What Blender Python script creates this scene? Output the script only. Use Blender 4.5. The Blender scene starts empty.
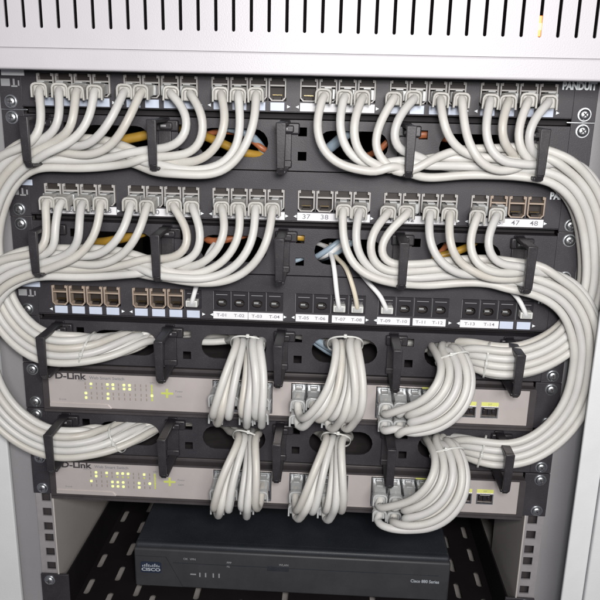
import bpy, bmesh, math, random
import numpy as np
from mathutils import Vector, Matrix, kdtree
random.seed(7); rng = np.random.default_rng(7)
C = bpy.context.scene.collection
SC = bpy.context.scene
MM = 0.001
Z0 = 1200.0                                   # height of the top rack unit above the floor, mm

def W(x, y, z): return Vector((x*MM, y*MM, (z+Z0)*MM))

# ------------------------------------------------------------------ camera
CAM = np.array([36.652, -615.763, -27.272]); YAW, PIT, ROL, FPX = -0.0447150, 0.2728918, 0.0225452, 735.302
def cam_basis():
    cy, sy, cp, sp, cr, sr = math.cos(YAW), math.sin(YAW), math.cos(PIT), math.sin(PIT), math.cos(ROL), math.sin(ROL)
    f = np.array([sy*cp, cy*cp, -sp]); rt = np.array([cy, -sy, 0.0]); up = np.cross(rt, f)
    return cr*rt+sr*up, -sr*rt+cr*up, f
RT, UP, FW = cam_basis()
cam = bpy.data.cameras.new('camera'); co = bpy.data.objects.new('camera', cam); C.objects.link(co)
m = Matrix(((RT[0], UP[0], -FW[0]), (RT[1], UP[1], -FW[1]), (RT[2], UP[2], -FW[2]))).to_4x4()
m.translation = W(*CAM); co.matrix_world = m
cam.sensor_width = 36; cam.lens = FPX/600*36; cam.clip_start = 0.01; cam.clip_end = 50
SC.camera = co
def at(px, py, y):                            # a measured point of the photograph at depth y (mm)
    d = FW*FPX + RT*(px-300) - UP*(py-300)
    return CAM + d*((y-CAM[1])/d[1])

# ------------------------------------------------------------------ light
w = bpy.data.worlds.new('World'); SC.world = w; w.use_nodes = True
bgn = w.node_tree.nodes['Background']; bgn.inputs[0].default_value = (0.80, 0.80, 0.90, 1); bgn.inputs[1].default_value = 0.14
def area(name, loc, target, size, power, col):
    l = bpy.data.lights.new(name, 'AREA'); l.shape = 'RECTANGLE'; l.size = size[0]; l.size_y = size[1]
    l.energy = power; l.color = col
    o = bpy.data.objects.new(name, l); C.objects.link(o); o.location = W(*loc)
    o.rotation_euler = (W(*target)-W(*loc)).to_track_quat('-Z', 'Y').to_euler()
    return o
area('room_lamp', (210, -1080, 200), (20, 0, -150), (0.50, 0.24), 9.6, (1.0, 0.975, 0.95))
area('near_lamp', (70, -640, 30), (40, 0, -90), (0.07, 0.06), 2.75, (1.0, 0.98, 0.97))
SC.view_settings.view_transform = 'Standard'; SC.view_settings.look = 'None'
SC.view_settings.exposure = 0; SC.view_settings.gamma = 1; SC.view_settings.use_curve_mapping = False
SC.render.engine = 'CYCLES'

# ------------------------------------------------------------------ materials
def mat(name, col, rough=0.5, metal=0.0, var=0.0, vscale=60, bump=0.0, bscale=400, emit=None, estr=0, spec=0.5, tint=None, coat=0, dust=0):
    mt = bpy.data.materials.new(name); mt.use_nodes = True; nt = mt.node_tree; b = nt.nodes['Principled BSDF']
    b.inputs['Base Color'].default_value = (*col, 1); b.inputs['Roughness'].default_value = rough
    b.inputs['Metallic'].default_value = metal; b.inputs['Specular IOR Level'].default_value = spec
    b.inputs['Coat Weight'].default_value = coat
    tc = nt.nodes.new('ShaderNodeTexCoord')
    if var:
        n = nt.nodes.new('ShaderNodeTexNoise'); n.inputs['Scale'].default_value = vscale; n.inputs['Detail'].default_value = 6
        n.inputs['Roughness'].default_value = 0.65
        nt.links.new(tc.outputs['Object'], n.inputs['Vector'])
        r = nt.nodes.new('ShaderNodeValToRGB'); t2 = tint or (1, 1, 1)
        r.color_ramp.elements[0].position = 0.3; r.color_ramp.elements[1].position = 0.7
        r.color_ramp.elements[0].color = (*[c*(1-var)*t for c, t in zip(col, t2)], 1)
        r.color_ramp.elements[1].color = (*[min(1, c*(1+var)) for c in col], 1)
        nt.links.new(n.outputs['Fac'], r.inputs['Fac']); nt.links.new(r.outputs['Color'], b.inputs['Base Color'])
        mr = nt.nodes.new('ShaderNodeMapRange'); mr.inputs['To Min'].default_value = max(0, rough-0.1); mr.inputs['To Max'].default_value = min(1, rough+0.12)
        nt.links.new(n.outputs['Fac'], mr.inputs['Value']); nt.links.new(mr.outputs['Result'], b.inputs['Roughness'])
    if bump:
        n2 = nt.nodes.new('ShaderNodeTexNoise'); n2.inputs['Scale'].default_value = bscale; n2.inputs['Detail'].default_value = 3
        nt.links.new(tc.outputs['Object'], n2.inputs['Vector'])
        bp = nt.nodes.new('ShaderNodeBump'); bp.inputs['Strength'].default_value = bump; bp.inputs['Distance'].default_value = 0.0005
        nt.links.new(n2.outputs['Fac'], bp.inputs['Height']); nt.links.new(bp.outputs['Normal'], b.inputs['Normal'])
    if dust:
        n3 = nt.nodes.new('ShaderNodeTexNoise'); n3.inputs['Scale'].default_value = 1400; n3.inputs['Detail'].default_value = 2
        n4 = nt.nodes.new('ShaderNodeTexNoise'); n4.inputs['Scale'].default_value = 18; n4.inputs['Detail'].default_value = 5
        for q in (n3, n4): nt.links.new(tc.outputs['Object'], q.inputs['Vector'])
        m3 = nt.nodes.new('ShaderNodeMapRange'); m3.inputs['From Min'].default_value = 0.60; m3.inputs['From Max'].default_value = 0.72; m3.inputs['To Max'].default_value = dust*2
        m4 = nt.nodes.new('ShaderNodeMapRange'); m4.inputs['From Min'].default_value = 0.42; m4.inputs['From Max'].default_value = 0.75; m4.inputs['To Max'].default_value = dust
        nt.links.new(n3.outputs['Fac'], m3.inputs['Value']); nt.links.new(n4.outputs['Fac'], m4.inputs['Value'])
        ad = nt.nodes.new('ShaderNodeMath'); ad.operation = 'ADD'; ad.use_clamp = True
        nt.links.new(m3.outputs['Result'], ad.inputs[0]); nt.links.new(m4.outputs['Result'], ad.inputs[1])
        mx = nt.nodes.new('ShaderNodeMix'); mx.data_type = 'RGBA'; mx.inputs[7].default_value = (0.42, 0.40, 0.40, 1)
        src = b.inputs['Base Color'].links[0].from_socket
        nt.links.new(ad.outputs[0], mx.inputs[0]); nt.links.new(src, mx.inputs[6]); nt.links.new(mx.outputs[2], b.inputs['Base Color'])
    if emit: b.inputs['Emission Color'].default_value = (*emit, 1); b.inputs['Emission Strength'].default_value = estr
    return mt
M = dict(
 paint=mat('cabinet_paint', (0.52, 0.505, 0.53), 0.42, var=0.03, vscale=14, bump=0.25, bscale=900),
 post=mat('post_paint', (0.70, 0.71, 0.72), 0.45, var=0.04, vscale=20, bump=0.2, bscale=900),
 inner=mat('inner_paint', (0.46, 0.43, 0.41), 0.55, var=0.07, vscale=9, bump=0.15, bscale=700),
 filler=mat('filler_paint', (0.27, 0.265, 0.275), 0.5, var=0.05, vscale=12, bump=0.15, bscale=700),
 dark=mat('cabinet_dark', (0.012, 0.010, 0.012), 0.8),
 panel=mat('black_powder_coat', (0.028, 0.025, 0.031), 0.5, var=0.22, vscale=25, bump=0.2, bscale=1500, dust=0.04),
 panel2=mat('black_coat_smooth', (0.027, 0.023, 0.028), 0.45, var=0.15, vscale=60, bump=0.2, bscale=1500, dust=0.04),
 ring=mat('black_nylon', (0.022, 0.020, 0.023), 0.38, var=0.2, vscale=80, bump=0.1, bscale=600, dust=0.04),
 zinc=mat('zinc_steel', (0.62, 0.64, 0.66), 0.32, metal=1, var=0.12, vscale=200),
 rail=mat('rail_steel', (0.40, 0.38, 0.39), 0.45, metal=0.35, var=0.1, vscale=60),
 cable=mat('cable_pvc', (0.55, 0.543, 0.522), 0.46, var=0.06, vscale=35, bump=0.12, bscale=350, tint=(1, 0.98, 0.95)),
 cable2=mat('cable_pvc_cool', (0.54, 0.535, 0.52), 0.44, var=0.06, vscale=35, bump=0.12, bscale=350),
 cable3=mat('cable_pvc_warm', (0.525, 0.513, 0.483), 0.44, var=0.09, vscale=22, bump=0.15, bscale=300, tint=(1, 0.97, 0.92)),
 cable4=mat('cable_pvc_pale', (0.57, 0.565, 0.545), 0.44, var=0.07, vscale=28, bump=0.12, bscale=350),
 boot=mat('boot_rubber', (0.43, 0.42, 0.395), 0.5, var=0.06, vscale=120),
 plug=mat('plug_plastic', (0.44, 0.45, 0.45), 0.25, var=0.08, vscale=150),
 clip=mat('jack_grey', (0.40, 0.385, 0.37), 0.4, var=0.08, vscale=120),
 cliptan=mat('jack_tan', (0.37, 0.295, 0.235), 0.4, var=0.08, vscale=120),
 clipblk=mat('jack_black', (0.020, 0.018, 0.022), 0.35),
 cavity=mat('jack_cavity', (0.018, 0.012, 0.010), 0.6),
 gold=mat('contact_gold', (0.75, 0.55, 0.25), 0.3, metal=1),
 white=mat('label_white', (0.80, 0.80, 0.82), 0.45, var=0.02, vscale=100),
 blue=mat('label_bluish', (0.56, 0.62, 0.74), 0.4, var=0.03, vscale=100),
 ink=mat('ink_grey', (0.20, 0.20, 0.22), 0.6), inkd=mat('ink_dark', (0.05, 0.045, 0.05), 0.6),
 print=mat('print_white', (0.85, 0.90, 0.92), 0.5), printg=mat('print_grey', (0.30, 0.30, 0.31), 0.5),
 face=mat('champagne_face', (0.60, 0.55, 0.53), 0.34, metal=0.35, var=0.04, vscale=30, bump=0.08, bscale=1200),
 frame=mat('switch_frame', (0.050, 0.043, 0.045), 0.5, var=0.15, vscale=60),
 led=mat('led_lit', (0.8, 0.9, 0.3), 0.4, emit=(0.66, 0.92, 0.14), estr=1.5),
 leddim=mat('led_dim', (0.42, 0.46, 0.12), 0.4, emit=(0.60, 0.68, 0.10), estr=0.20),
 ledoff=mat('led_off', (0.30, 0.26, 0.23), 0.5),
 yellow=mat('label_yellow', (0.68, 0.70, 0.20), 0.5),
 router=mat('router_plastic', (0.020, 0.024, 0.031), 0.5, var=0.12, vscale=30, bump=0.3, bscale=1800, dust=0.03),
 router2=mat('router_front', (0.042, 0.043, 0.048), 0.5, var=0.12, vscale=30, bump=0.2, bscale=1800),
 badge=mat('badge_navy', (0.022, 0.030, 0.055), 0.35), silver=mat('badge_silver', (0.46, 0.50, 0.54), 0.35),
 cyel=mat('cord_yellow', (0.46, 0.27, 0.04), 0.4), cora=mat('cord_orange', (0.42, 0.14, 0.06), 0.4),
 cblu=mat('cord_blue_grey', (0.30, 0.38, 0.45), 0.4), cwht=mat('cord_white', (0.80, 0.80, 0.80), 0.4), ctan=mat('cord_cream', (0.66, 0.60, 0.48), 0.4),
 tie=mat('tie_clear', (0.62, 0.62, 0.59), 0.2, spec=0.7),
 shelf=mat('shelf_black', (0.006, 0.004, 0.005), 0.8, spec=0.25, var=0.15, vscale=40),
 lamp=mat('orange_lamp', (1, 0.4, 0.1), 0.4, emit=(0.9, 0.13, 0.04), estr=0.8), lampc=mat('orange_lamp_core', (1, 0.8, 0.3), 0.4, emit=(1.0, 0.42, 0.14), estr=1.2),
)

# ------------------------------------------------------------------ mesh helpers (all in mm)
class MB:
    def __init__(s): s.bm = bmesh.new(); s.mats = []
    def mi(s, name):
        if name not in s.mats: s.mats.append(name)
        return s.mats.index(name)
    def box(s, x0, x1, y0, y1, z0, z1, mt, bev=0.0, seg=2):
        r = bmesh.ops.create_cube(s.bm, size=1); vs = r['verts']
        for v in vs: v.co = Vector(((x0+x1)/2+v.co.x*(x1-x0), (y0+y1)/2+v.co.y*(y1-y0), (z0+z1)/2+v.co.z*(z1-z0)))
        fs = set(f for v in vs for f in v.link_faces); k = s.mi(mt)
        for f in fs: f.material_index = k
        if bev:
            es = list(set(e for v in vs for e in v.link_edges))
            r = bmesh.ops.bevel(s.bm, geom=es, offset=bev, segments=seg, affect='EDGES', profile=0.5, clamp_overlap=True)
            for f in r['faces']: f.material_index = k; f.smooth = True
        return s
    def prism(s, pts, y0, y1, mt, bev=0):               # pts in xz, extruded along y
        k = s.mi(mt); a = [s.bm.verts.new((p[0], y0, p[1])) for p in pts]; b = [s.bm.verts.new((p[0], y1, p[1])) for p in pts]
        n = len(pts); fs = [s.bm.faces.new(a), s.bm.faces.new(b[::-1])]
        for i in range(n): fs.append(s.bm.faces.new((a[i], b[i], b[(i+1) % n], a[(i+1) % n])))
        for f in fs: f.material_index = k
        return s
    def hexa(s, A, B, mt, bev=0):                       # frustum between two quads
        k = s.mi(mt); a = [s.bm.verts.new(p) for p in A]; b = [s.bm.verts.new(p) for p in B]; n = len(A)
        fs = [s.bm.faces.new(a), s.bm.faces.new(b[::-1])]
        for i in range(n): fs.append(s.bm.faces.new((a[i], b[i], b[(i+1) % n], a[(i+1) % n])))
        for f in fs: f.material_index = k
        if bev:
            es = list(set(e for v in a+b for e in v.link_edges))
            r = bmesh.ops.bevel(s.bm, geom=es, offset=bev, segments=2, affect='EDGES', profile=0.5, clamp_overlap=True)
            for f in r['faces']: f.material_index = k; f.smooth = True
        return s
    def plate(s, outer, holes, frm, thick, mt):         # outer / holes: 2D loops; frm(u,v,d) -> xyz
        tmp = bmesh.new()
        for lp in [outer]+holes:
            vs = [tmp.verts.new((u, v, 0)) for u, v in lp]
            for i in range(len(vs)): tmp.edges.new((vs[i], vs[(i+1) % len(vs)]))
        bmesh.ops.triangle_fill(tmp, edges=tmp.edges[:], use_beauty=True, use_dissolve=False, normal=(0, 0, 1))
        ar = lambda lp: abs(sum(lp[i][0]*lp[(i+1) % len(lp)][1]-lp[(i+1) % len(lp)][0]*lp[i][1] for i in range(len(lp)))/2)
        want = ar(outer)-sum(ar(h) for h in holes); got = sum(f.calc_area() for f in tmp.faces)
        if abs(want-got) > 1: print('PLATE AREA', outer, len(holes), want, got)
        k = s.mi(mt); tmp.verts.ensure_lookup_table(); tmp.verts.index_update()
        a = [s.bm.verts.new(frm(v.co.x, v.co.y, 0)) for v in tmp.verts]; b = [s.bm.verts.new(frm(v.co.x, v.co.y, thick)) for v in tmp.verts]
        fs = []
        for f in tmp.faces:
            ix = [v.index for v in f.verts]; fs.append(s.bm.faces.new([a[i] for i in ix])); fs.append(s.bm.faces.new([b[i] for i in ix[::-1]]))
        for e in tmp.edges:
            if len(e.link_faces) == 1:
                i, j = e.verts[0].index, e.verts[1].index; fs.append(s.bm.faces.new((a[i], a[j], b[j], b[i])))
        for f in fs: f.material_index = k
        bmesh.ops.recalc_face_normals(s.bm, faces=fs); tmp.free(); return s
    def tube(s, pts, r, mt, n=10, caps=True, flat=1.0):
        k = s.mi(mt); P = np.asarray(pts, float); T = np.gradient(P, axis=0); T /= np.linalg.norm(T, axis=1)[:, None]+1e-9
        u = np.cross(T[0], (0.1, 0.2, 1.0)); u /= np.linalg.norm(u); rings = []
        for i in range(len(P)):
            u = u-T[i]*(u@T[i]); u /= np.linalg.norm(u)+1e-9; v = np.cross(T[i], u)
            rings.append([s.bm.verts.new(P[i]+r*(math.cos(2*math.pi*j/n)*u+flat*math.sin(2*math.pi*j/n)*v)) for j in range(n)])
        for A, B in zip(rings, rings[1:]):
            for j in range(n):
                f = s.bm.faces.new((A[j], A[(j+1) % n], B[(j+1) % n], B[j])); f.material_index = k; f.smooth = True
        if caps:
            for R in (rings[0][::-1], rings[-1]): s.bm.faces.new(R).material_index = k
        return s
    def disc(s, x, z, y0, y1, r, mt, n=20, dome=0.0):
        k = s.mi(mt); a = []
        prof = [(r, y1), (r, y0)] if not dome else [(r, y1), (r, y0), (r*0.8, y0-dome*0.6), (r*0.45, y0-dome)]
        for rr, yy in prof: a.append([s.bm.verts.new((x+rr*math.cos(2*math.pi*i/n), yy, z+rr*math.sin(2*math.pi*i/n))) for i in range(n)])
        for A, B in zip(a, a[1:]):
            for j in range(n):
                f = s.bm.faces.new((A[j], A[(j+1) % n], B[(j+1) % n], B[j])); f.material_index = k; f.smooth = bool(dome)
        s.bm.faces.new(a[-1]).material_index = k
        return s
    def mesh(s, name, org=(0, 0, 0), fix=True):
        if fix: bmesh.ops.recalc_face_normals(s.bm, faces=s.bm.faces[:])
        for v in s.bm.verts: v.co = (v.co-Vector(org))*MM
        me = bpy.data.meshes.new(name); s.bm.to_mesh(me); s.bm.free()
        for n in s.mats: me.materials.append(M[n])
        return me

def tag(o, label=None, cat=None, group=None, kind=None):
    if label: o['label'] = label
    if cat: o['category'] = cat
    if group: o['group'] = group
    if kind: o['kind'] = kind
    return o
ORG = {}
def thing(name, loc, label, cat, group=None):
    o = bpy.data.objects.new(name, None); C.objects.link(o); o.location = W(*loc); o.empty_display_size = 0.01
    ORG[o.name] = tuple(loc); return tag(o, label, cat, group)
def part(name, me, parent=None, loc=None):
    """mesh object; loc (mm, world) is where the mesh origin stands"""
    o = bpy.data.objects.new(name, me); C.objects.link(o)
    if loc is None: loc = ORG[parent.name] if parent else (0, 0, 0)
    if parent:
        p = ORG[parent.name]; o.parent = parent; o.location = tuple((a-b)*MM for a, b in zip(loc, p))
    else: o.location = W(*loc)
    ORG[o.name] = tuple(loc); return o
def build(name, mb, parent=None, org=None):
    org = org or (ORG[parent.name] if parent else (0, 0, 0)); return part(name, mb.mesh(name, org), parent, org)
TXT = {}
def text(s, x, y, z, size, mt, parent, bold=0.0, align='LEFT', wide=1.0, name='lettering'):
    key = (s, size, mt, bold, align, wide)
    if key not in TXT:
        cu = bpy.data.curves.new('t', 'FONT'); cu.body = s; cu.size = 1; cu.align_x = align; cu.align_y = 'CENTER'; cu.offset = bold; cu.resolution_u = 3
        o = bpy.data.objects.new('t', cu); C.objects.link(o); dg = bpy.context.evaluated_depsgraph_get(); dg.update()
        me = bpy.data.meshes.new_from_object(o.evaluated_get(dg)); bpy.data.objects.remove(o)
        for v in me.vertices: v.co = Vector((v.co.x*size*wide*MM, 0, v.co.y*size*MM))
        me.materials.clear(); me.materials.append(M[mt]); TXT[key] = me
    return part(name, TXT[key], parent, (x, y, z))
def rect(x0, x1, z0, z1): return [(x0, z0), (x1, z0), (x1, z1), (x0, z1)]
def stadium(cx, cz, wd, ht, n=8):
    r = ht/2; p = []
    for s_, a0 in ((1, -90), (-1, 90)):
        for i in range(n+1):
            a = math.radians(a0+180*i/n); p.append((cx+s_*(wd/2-r)+r*math.cos(a), cz+r*math.sin(a)))
    return p
def rrect(x0, x1, z0, z1, r, n=3):
    p = []
    for cx, cz, a0 in ((x1-r, z0+r, -90), (x1-r, z1-r, 0), (x0+r, z1-r, 90), (x0+r, z0+r, 180)):
        for i in range(n+1): a = math.radians(a0+90*i/n); p.append((cx+r*math.cos(a), cz+r*math.sin(a)))
    return p
XZ = lambda y0: (lambda u, v, d: (u, y0+d, v))

# ------------------------------------------------------------------ cabinet (the setting)
def struct(name, mb, org=(0, 0, 0)): o = build(name, mb, None, org); o['kind'] = 'structure'; return o
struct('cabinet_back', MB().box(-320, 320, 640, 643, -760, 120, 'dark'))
struct('slot_bounce_sheet', MB().box(-320, 320, -20, 640, -551, -548, 'inner'))  # pale sheet added close under the shelf so its slots look lit
struct('cabinet_roof', MB().box(-320, 320, -38, 640, 120, 123, 'inner'))
for sx in (-1, 1):
    struct('cabinet_side', MB().box(*sorted((sx*298, sx*301)), 9, 640, -547, 120, 'inner', 0.5))
    # filler strip between rail and side
    struct('filler_plate', MB().box(*sorted((sx*242, sx*320)), 6, 8, -640, 90, 'filler', 0.5))
# header with vent slots
slots = [rrect(-212+13.06*i-1.25, -212+13.06*i+1.25, 15.9, 62, 1.1, 2) for i in range(-5, 41)]
hd = thing('vented_header', (0, -45, -13.5), 'light grey painted cabinet header with a row of narrow vertical vent slots', 'header')
build('slotted_sheet', MB().plate(rect(-330, 330, 2.15, 90), slots, XZ(-45), 1.5, 'paint'), hd)
build('bottom_rail', MB().box(-330, 330, -46.2, -18, -13.6, 2.0, 'paint', 1.6, 3), hd)
build('backing_sheet', MB().box(-330, 330, -18, -17, 2.4, 95, 'shelf'), hd)
lm = thing('indicator_lamp', (180, -40, 20), 'small glowing orange lamp seen through a header vent slot at upper right', 'lamp')
build('lens', MB().box(177.6, 182.4, -42.9, -41.5, 16.5, 31, 'lamp', 0.6), lm)
build('lamp_core', MB().box(178.2, 181.8, -43.3, -42.8, 21, 26, 'lampc', 0.4), lm)
# posts
lp = thing('cabinet_post', (-264, 0, -640), 'pale grey painted upright of the cabinet frame left of the rack', 'post', 'front uprights of the cabinet')
build('front_sheet', MB().box(-330, -262.5, -3, 2, -640, -14, 'post', 1.2, 3), lp)
rp = thing('cabinet_post', (251, -42, -640), 'pale painted upright with a stepped edge at the right of the rack', 'post', 'front uprights of the cabinet')
build('edge_strip', MB().box(251.0, 269.5, -43, -39.5, -640, -14.5, 'post', 1.2, 3), rp)
build('front_sheet', MB().box(270.2, 330, -46, -39.5, -640, -14.5, 'post', 1.4, 3), rp)
# mounting rails with square holes
U = 44.45
for sx, lab in ((-1, 'left mounting rail with square holes, showing below the lowest switch'), (1, 'right mounting rail with square holes, bright edged, below the lowest switch')):
    rl = thing('mounting_rail', (sx*232, 2, -640), lab, 'rail', 'rack mounting rails')
    hs = []
    for u in range(-1, 14):
        for dz in (6.35, 22.25, 38.1): hs.append(rect(231.5-4.4, 231.5+4.4, -u*U-dz-4.4, -u*U-dz+4.4))
    build('hole_strip', MB().plate(rect(224.5, 241.5, -640, 60), hs, (lambda u, v, d, sx=sx: (sx*u, 2.2+d, v)), 1.8, 'rail'), rl)
    xi = sx*224.5
    build('inner_lip', MB().box(*sorted((xi-sx*1.6, xi)), -1.2, 230 if sx < 0 else 105, -640, -400, 'inner', 0.5), rl)
    build('back_web', MB().box(*sorted((sx*226, sx*240)), 12, 13.5, -640, 60, 'frame'), rl)
    build('outer_flange', MB().box(*sorted((sx*240.2, sx*242)), 4.2, 12, -640, 60, 'zinc'), rl)

# ------------------------------------------------------------------ shared pieces
def screw_mesh():
    mb = MB(); mb.disc(0, 0, -1.6, 0, 4.3, 'zinc', 22, 1.5); mb.disc(0, 0, -0.5, 0.1, 5.4, 'zinc', 22)
    for a in (0, 1): mb.box(-2.3 if not a else -0.45, 2.3 if not a else 0.45, -3.35, -2.9, -0.45 if not a else -2.3, 0.45 if not a else 2.3, 'inkd')
    return mb.mesh('screw')
SCREW = screw_mesh()
def screws(t, T, y=-2.0, h=U, dzs=(6.35, 38.1)):
    for sx in (-1, 1):
        for dz in dzs:
            o = part('screw', SCREW, t, (sx*232.5+random.uniform(-.3, .3), y, T-dz)); o.rotation_euler = (0, random.uniform(0, 1.5), 0)

def jack_mesh(mt):
    mb = MB()
    for s_ in (-1, 1):
        mb.box(*sorted((s_*5.9, s_*7.1)), -2.2, 6, -6.2, 8.6, mt, 0.3)
        mb.box(*sorted((s_*4.6, s_*6.0)), -2.4, 0, 6.4, 8.9, mt, 0.3)
        mb.prism([(s_*7.1, -6.2), (s_*5.9, -6.2), (s_*3.2, -8.8), (s_*4.6, -9.0)] if s_ > 0 else [(s_*7.1, -6.2), (s_*4.6, -9.0), (s_*3.2, -8.8), (s_*5.9, -6.2)], -2.2, 6, mt)
    mb.box(-5.9, 5.9, -1.9, 5, 2.3, 3.7, mt, 0.3)
    mb.box(-4.2, 4.2, -1.4, 6, -9.0, -8.0, mt, 0.2)
    mb.box(-7, 7, 8, 9, -9, 8.6, 'cavity')
    mb.box(-5.9, 5.9, 3, 8, 3.8, 8.4, 'cavity')
    mb.box(-3.0, 3.0, 0.5, 8, -8.0, -6.2, 'cavity')
    for i in range(8): mb.box(-3.6+i*0.98-0.16, -3.6+i*0.98+0.16, 1.2, 6, -4.6, -4.1, 'gold')
    return mb.mesh('port')
def jack_small():
    mb = MB()
    mb.plate(rect(-7.1, 7.1, -8.2, 8.2), [stadium(0, -2.0, 9.4, 7.0, 5)], XZ(-1.2), 3.0, 'clipblk')
    mb.box(-7, 7, 7, 8, -8, 8, 'cavity'); mb.box(-3.6, 3.6, 2.2, 7, 0.2, 1.4, 'clipblk')
    mb.box(-7.3, -7.1, -1.4, 0, -8.2, 8.2, 'printg'); mb.box(-5, 5, -1.35, -1.15, 5.2, 5.6, 'printg')
    for i in range(6): mb.box(-2.6+i*1.0-0.2, -2.6+i*1.0+0.2, 1.2, 5, -3.4, -2.6, 'zinc')
    mb.box(-2.8, 1.2, -0.2, 2.4, -2.0, -1.2, 'plug')
    return mb.mesh('port')
J = dict(grey=jack_mesh('clip'), tan=jack_mesh('cliptan'), black=jack_small())
GX = [-178.9+71.55*k for k in range(6)]
def port_x(g, j): return GX[g]+(j-1.5)*15.4
JZ = -24.0                                            # jack centre below panel top

def arrow(mb, x, z, d): mb.prism([(x-d*1.2, z-1.3), (x+d*1.4, z), (x-d*1.2, z+1.3)] if d > 0 else [(x-d*1.2, z+1.3), (x+d*1.4, z), (x-d*1.2, z-1.3)], -0.5, 0, 'print')
def patch_panel(T, label, kinds, labels):
    t = thing('patch_bay', (0, 0, T-U/2), label, 'patch panel', 'black patch panels of the rack')
    holes = []
    for g in range(6):
        for j in range(4):
            x = port_x(g, j); k = kinds[g][j]; zc = T+JZ
            holes.append(rect(x-7.2, x+7.2, zc-9.1, zc+8.7) if k != 'black' else rect(x-7.2, x+7.2, zc-8.4, zc+8.4))
    build('front_plate', MB().plate(rect(-222.5, 222.5, T-41.3, T-0.4), holes, XZ(-2.0), 3, 'panel'), t)
    for sx in (-1, 1): build('mounting_ear', MB().box(*sorted((sx*222.7, sx*241.3)), -2.0, 0.6, T-U+0.5, T-0.4, 'panel', 0.35), t)
    build('gap_shade_strip', MB().box(-222.5, 222.5, 8, 10, T-47, T-40, 'dark'), t)  # near-black strip standing in for the shadow gap under the panel
    build('rolled_edge', MB().box(-222.5, 222.5, -4.0, 0.5, T-41.9, T-40.9, 'panel2', 0.4), t)
    for g in range(6):
        for j in range(4): part('port', J[kinds[g][j]], t, (port_x(g, j), -2.0, T+JZ))
    zl = T-37.3
    for g, spec in enumerate(labels):
        for (a, b, mt, txt) in spec:
            x0 = GX[g]+(a-2)*15.4; x1 = GX[g]+(b-2)*15.4
            s = build('label_strip', MB().box(x0, x1, -2.9, -2.0, zl-3.4, zl+3.2, mt, 0.2), t, (0, 0, zl))
            for q, tx in enumerate(txt):
                text(tx, x0+(x1-x0)*(q+.5)/len(txt), -2.95, zl-0.1, 5.6 if len(tx) < 3 else 3.9, 'ink', s, 0.012, 'CENTER', 1.25)
        for d_ in (-1, 1):
            mb = MB(); arrow(mb, GX[g]+d_*32.2, zl, d_)
            for v in mb.bm.verts: v.co.y -= 2.0
            build('end_mark', mb, t)
    screws(t, T)
    return t
def cells(mt): return [(i+0.13, i+0.87, mt, []) for i in range(4)]
def nums(n): return [(0.02, 3.98, 'white', [str(n+i) for i in range(4)])]
G4 = ['grey']*4
k1 = [G4]*6; k1 = [list(x) for x in k1]
t = patch_panel(0, 'topmost black patch panel with blank labels under its ports, tucked under the vented header', k1,
            [cells('blue')]*3+[[(0.05, 3.95, 'white', [])]]+[cells('blue')]*2)
def panel_marks(t, T, squares=1):
    build('label_tab', MB().box(-238.5, -219.5, -2.9, -2.0, T-17.6, T-12.8, 'white' if T > -50 else 'blue', 0.2), t)
    mb = MB(); mb.box(-239.5, -232, -2.35, -2.0, T-26, T-20.2, 'printg'); mb.box(-229.5, -228, -2.35, -2.0, T-25.6, T-20.2, 'printg'); mb.box(-231, -226, -2.35, -2.0, T-26.6, T-25.4, 'printg'); mb.box(-225.4, -224.2, -2.35, -2.0, T-25.6, T-21.4, 'printg')
    tag(build('printed_symbol', mb, t), kind='stuff')
    text('PANDUIT', 212.5, -2.3, T-(16.6 if T > -50 else 14.4), 7.8, 'print', t, 0.055, 'LEFT', 0.80)
panel_marks(t, 0)
t = patch_panel(-2*U, 'middle black patch panel with white labels numbered 25 to 48', [G4, G4, G4, G4, G4, ['grey', 'tan', 'tan', 'tan']], [nums(25+4*i) for i in range(6)])
panel_marks(t, -2*U)
BK = ['black']*4
t = patch_panel(-4*U, 'lowest patch panel with seven open tan ports and T-01 to T-14 labels', [['tan']*4, ['tan']*3+['black'], BK, BK, BK, BK],
    [cells('blue'), cells('blue'),
     [(0.0, 1.98, 'white', ['T-01', 'T-02']), (2.0, 3.98, 'white', ['T-03', 'T-04'])],
     [(0.05, 1.9, 'white', ['T-05', 'T-06']), (2.1, 3.95, 'white', ['T-07', 'T-08'])],
     [(0.0, 1.85, 'white', ['T-09', 'T-10']), (2.0, 3.85, 'white', ['T-11', 'T-12'])],
     [(0.0, 2.15, 'white', ['T-13', 'T-14']), (2.2, 2.95, 'blue', []), (3.15, 3.9, 'blue', [])]])
panel_marks(t, -4*U)

# ------------------------------------------------------------------ cable managers
RX = [-204, -105, -6, 92, 191]
def ring_mesh():
    mb = MB()
    w2 = 3.9
    mb.box(-w2, w2, -46, -2.5, 15.5, 18.5, 'ring', 0.8)            # top arm
    A = [(-w2, -49, 18.6), (w2, -49, 18.6), (w2, -45.8, 18.6), (-w2, -45.8, 18.6)]
    B = [(-w2*0.8, -47.5, -16), (w2*0.8, -47.5, -16), (w2*0.8, -44.5, -16), (-w2*0.8, -44.5, -16)]
    mb.hexa(A, B, 'ring', 0.7)                                      # front bar
    mb.hexa(B, [(-w2*0.55, -43, -21), (w2*0.55, -43, -21), (w2*0.55, -40, -20), (-w2*0.55, -40, -20)], 'ring', 0.5)
    mb.box(-w2, w2, -42, -2.5, -20.5, -17.8, 'ring', 0.8)           # bottom arm
    mb.box(-w2*1.1, w2*1.1, -4.5, -2.0, -20, 19, 'ring', 0.8)
    return mb.mesh('cable_ring')
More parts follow.
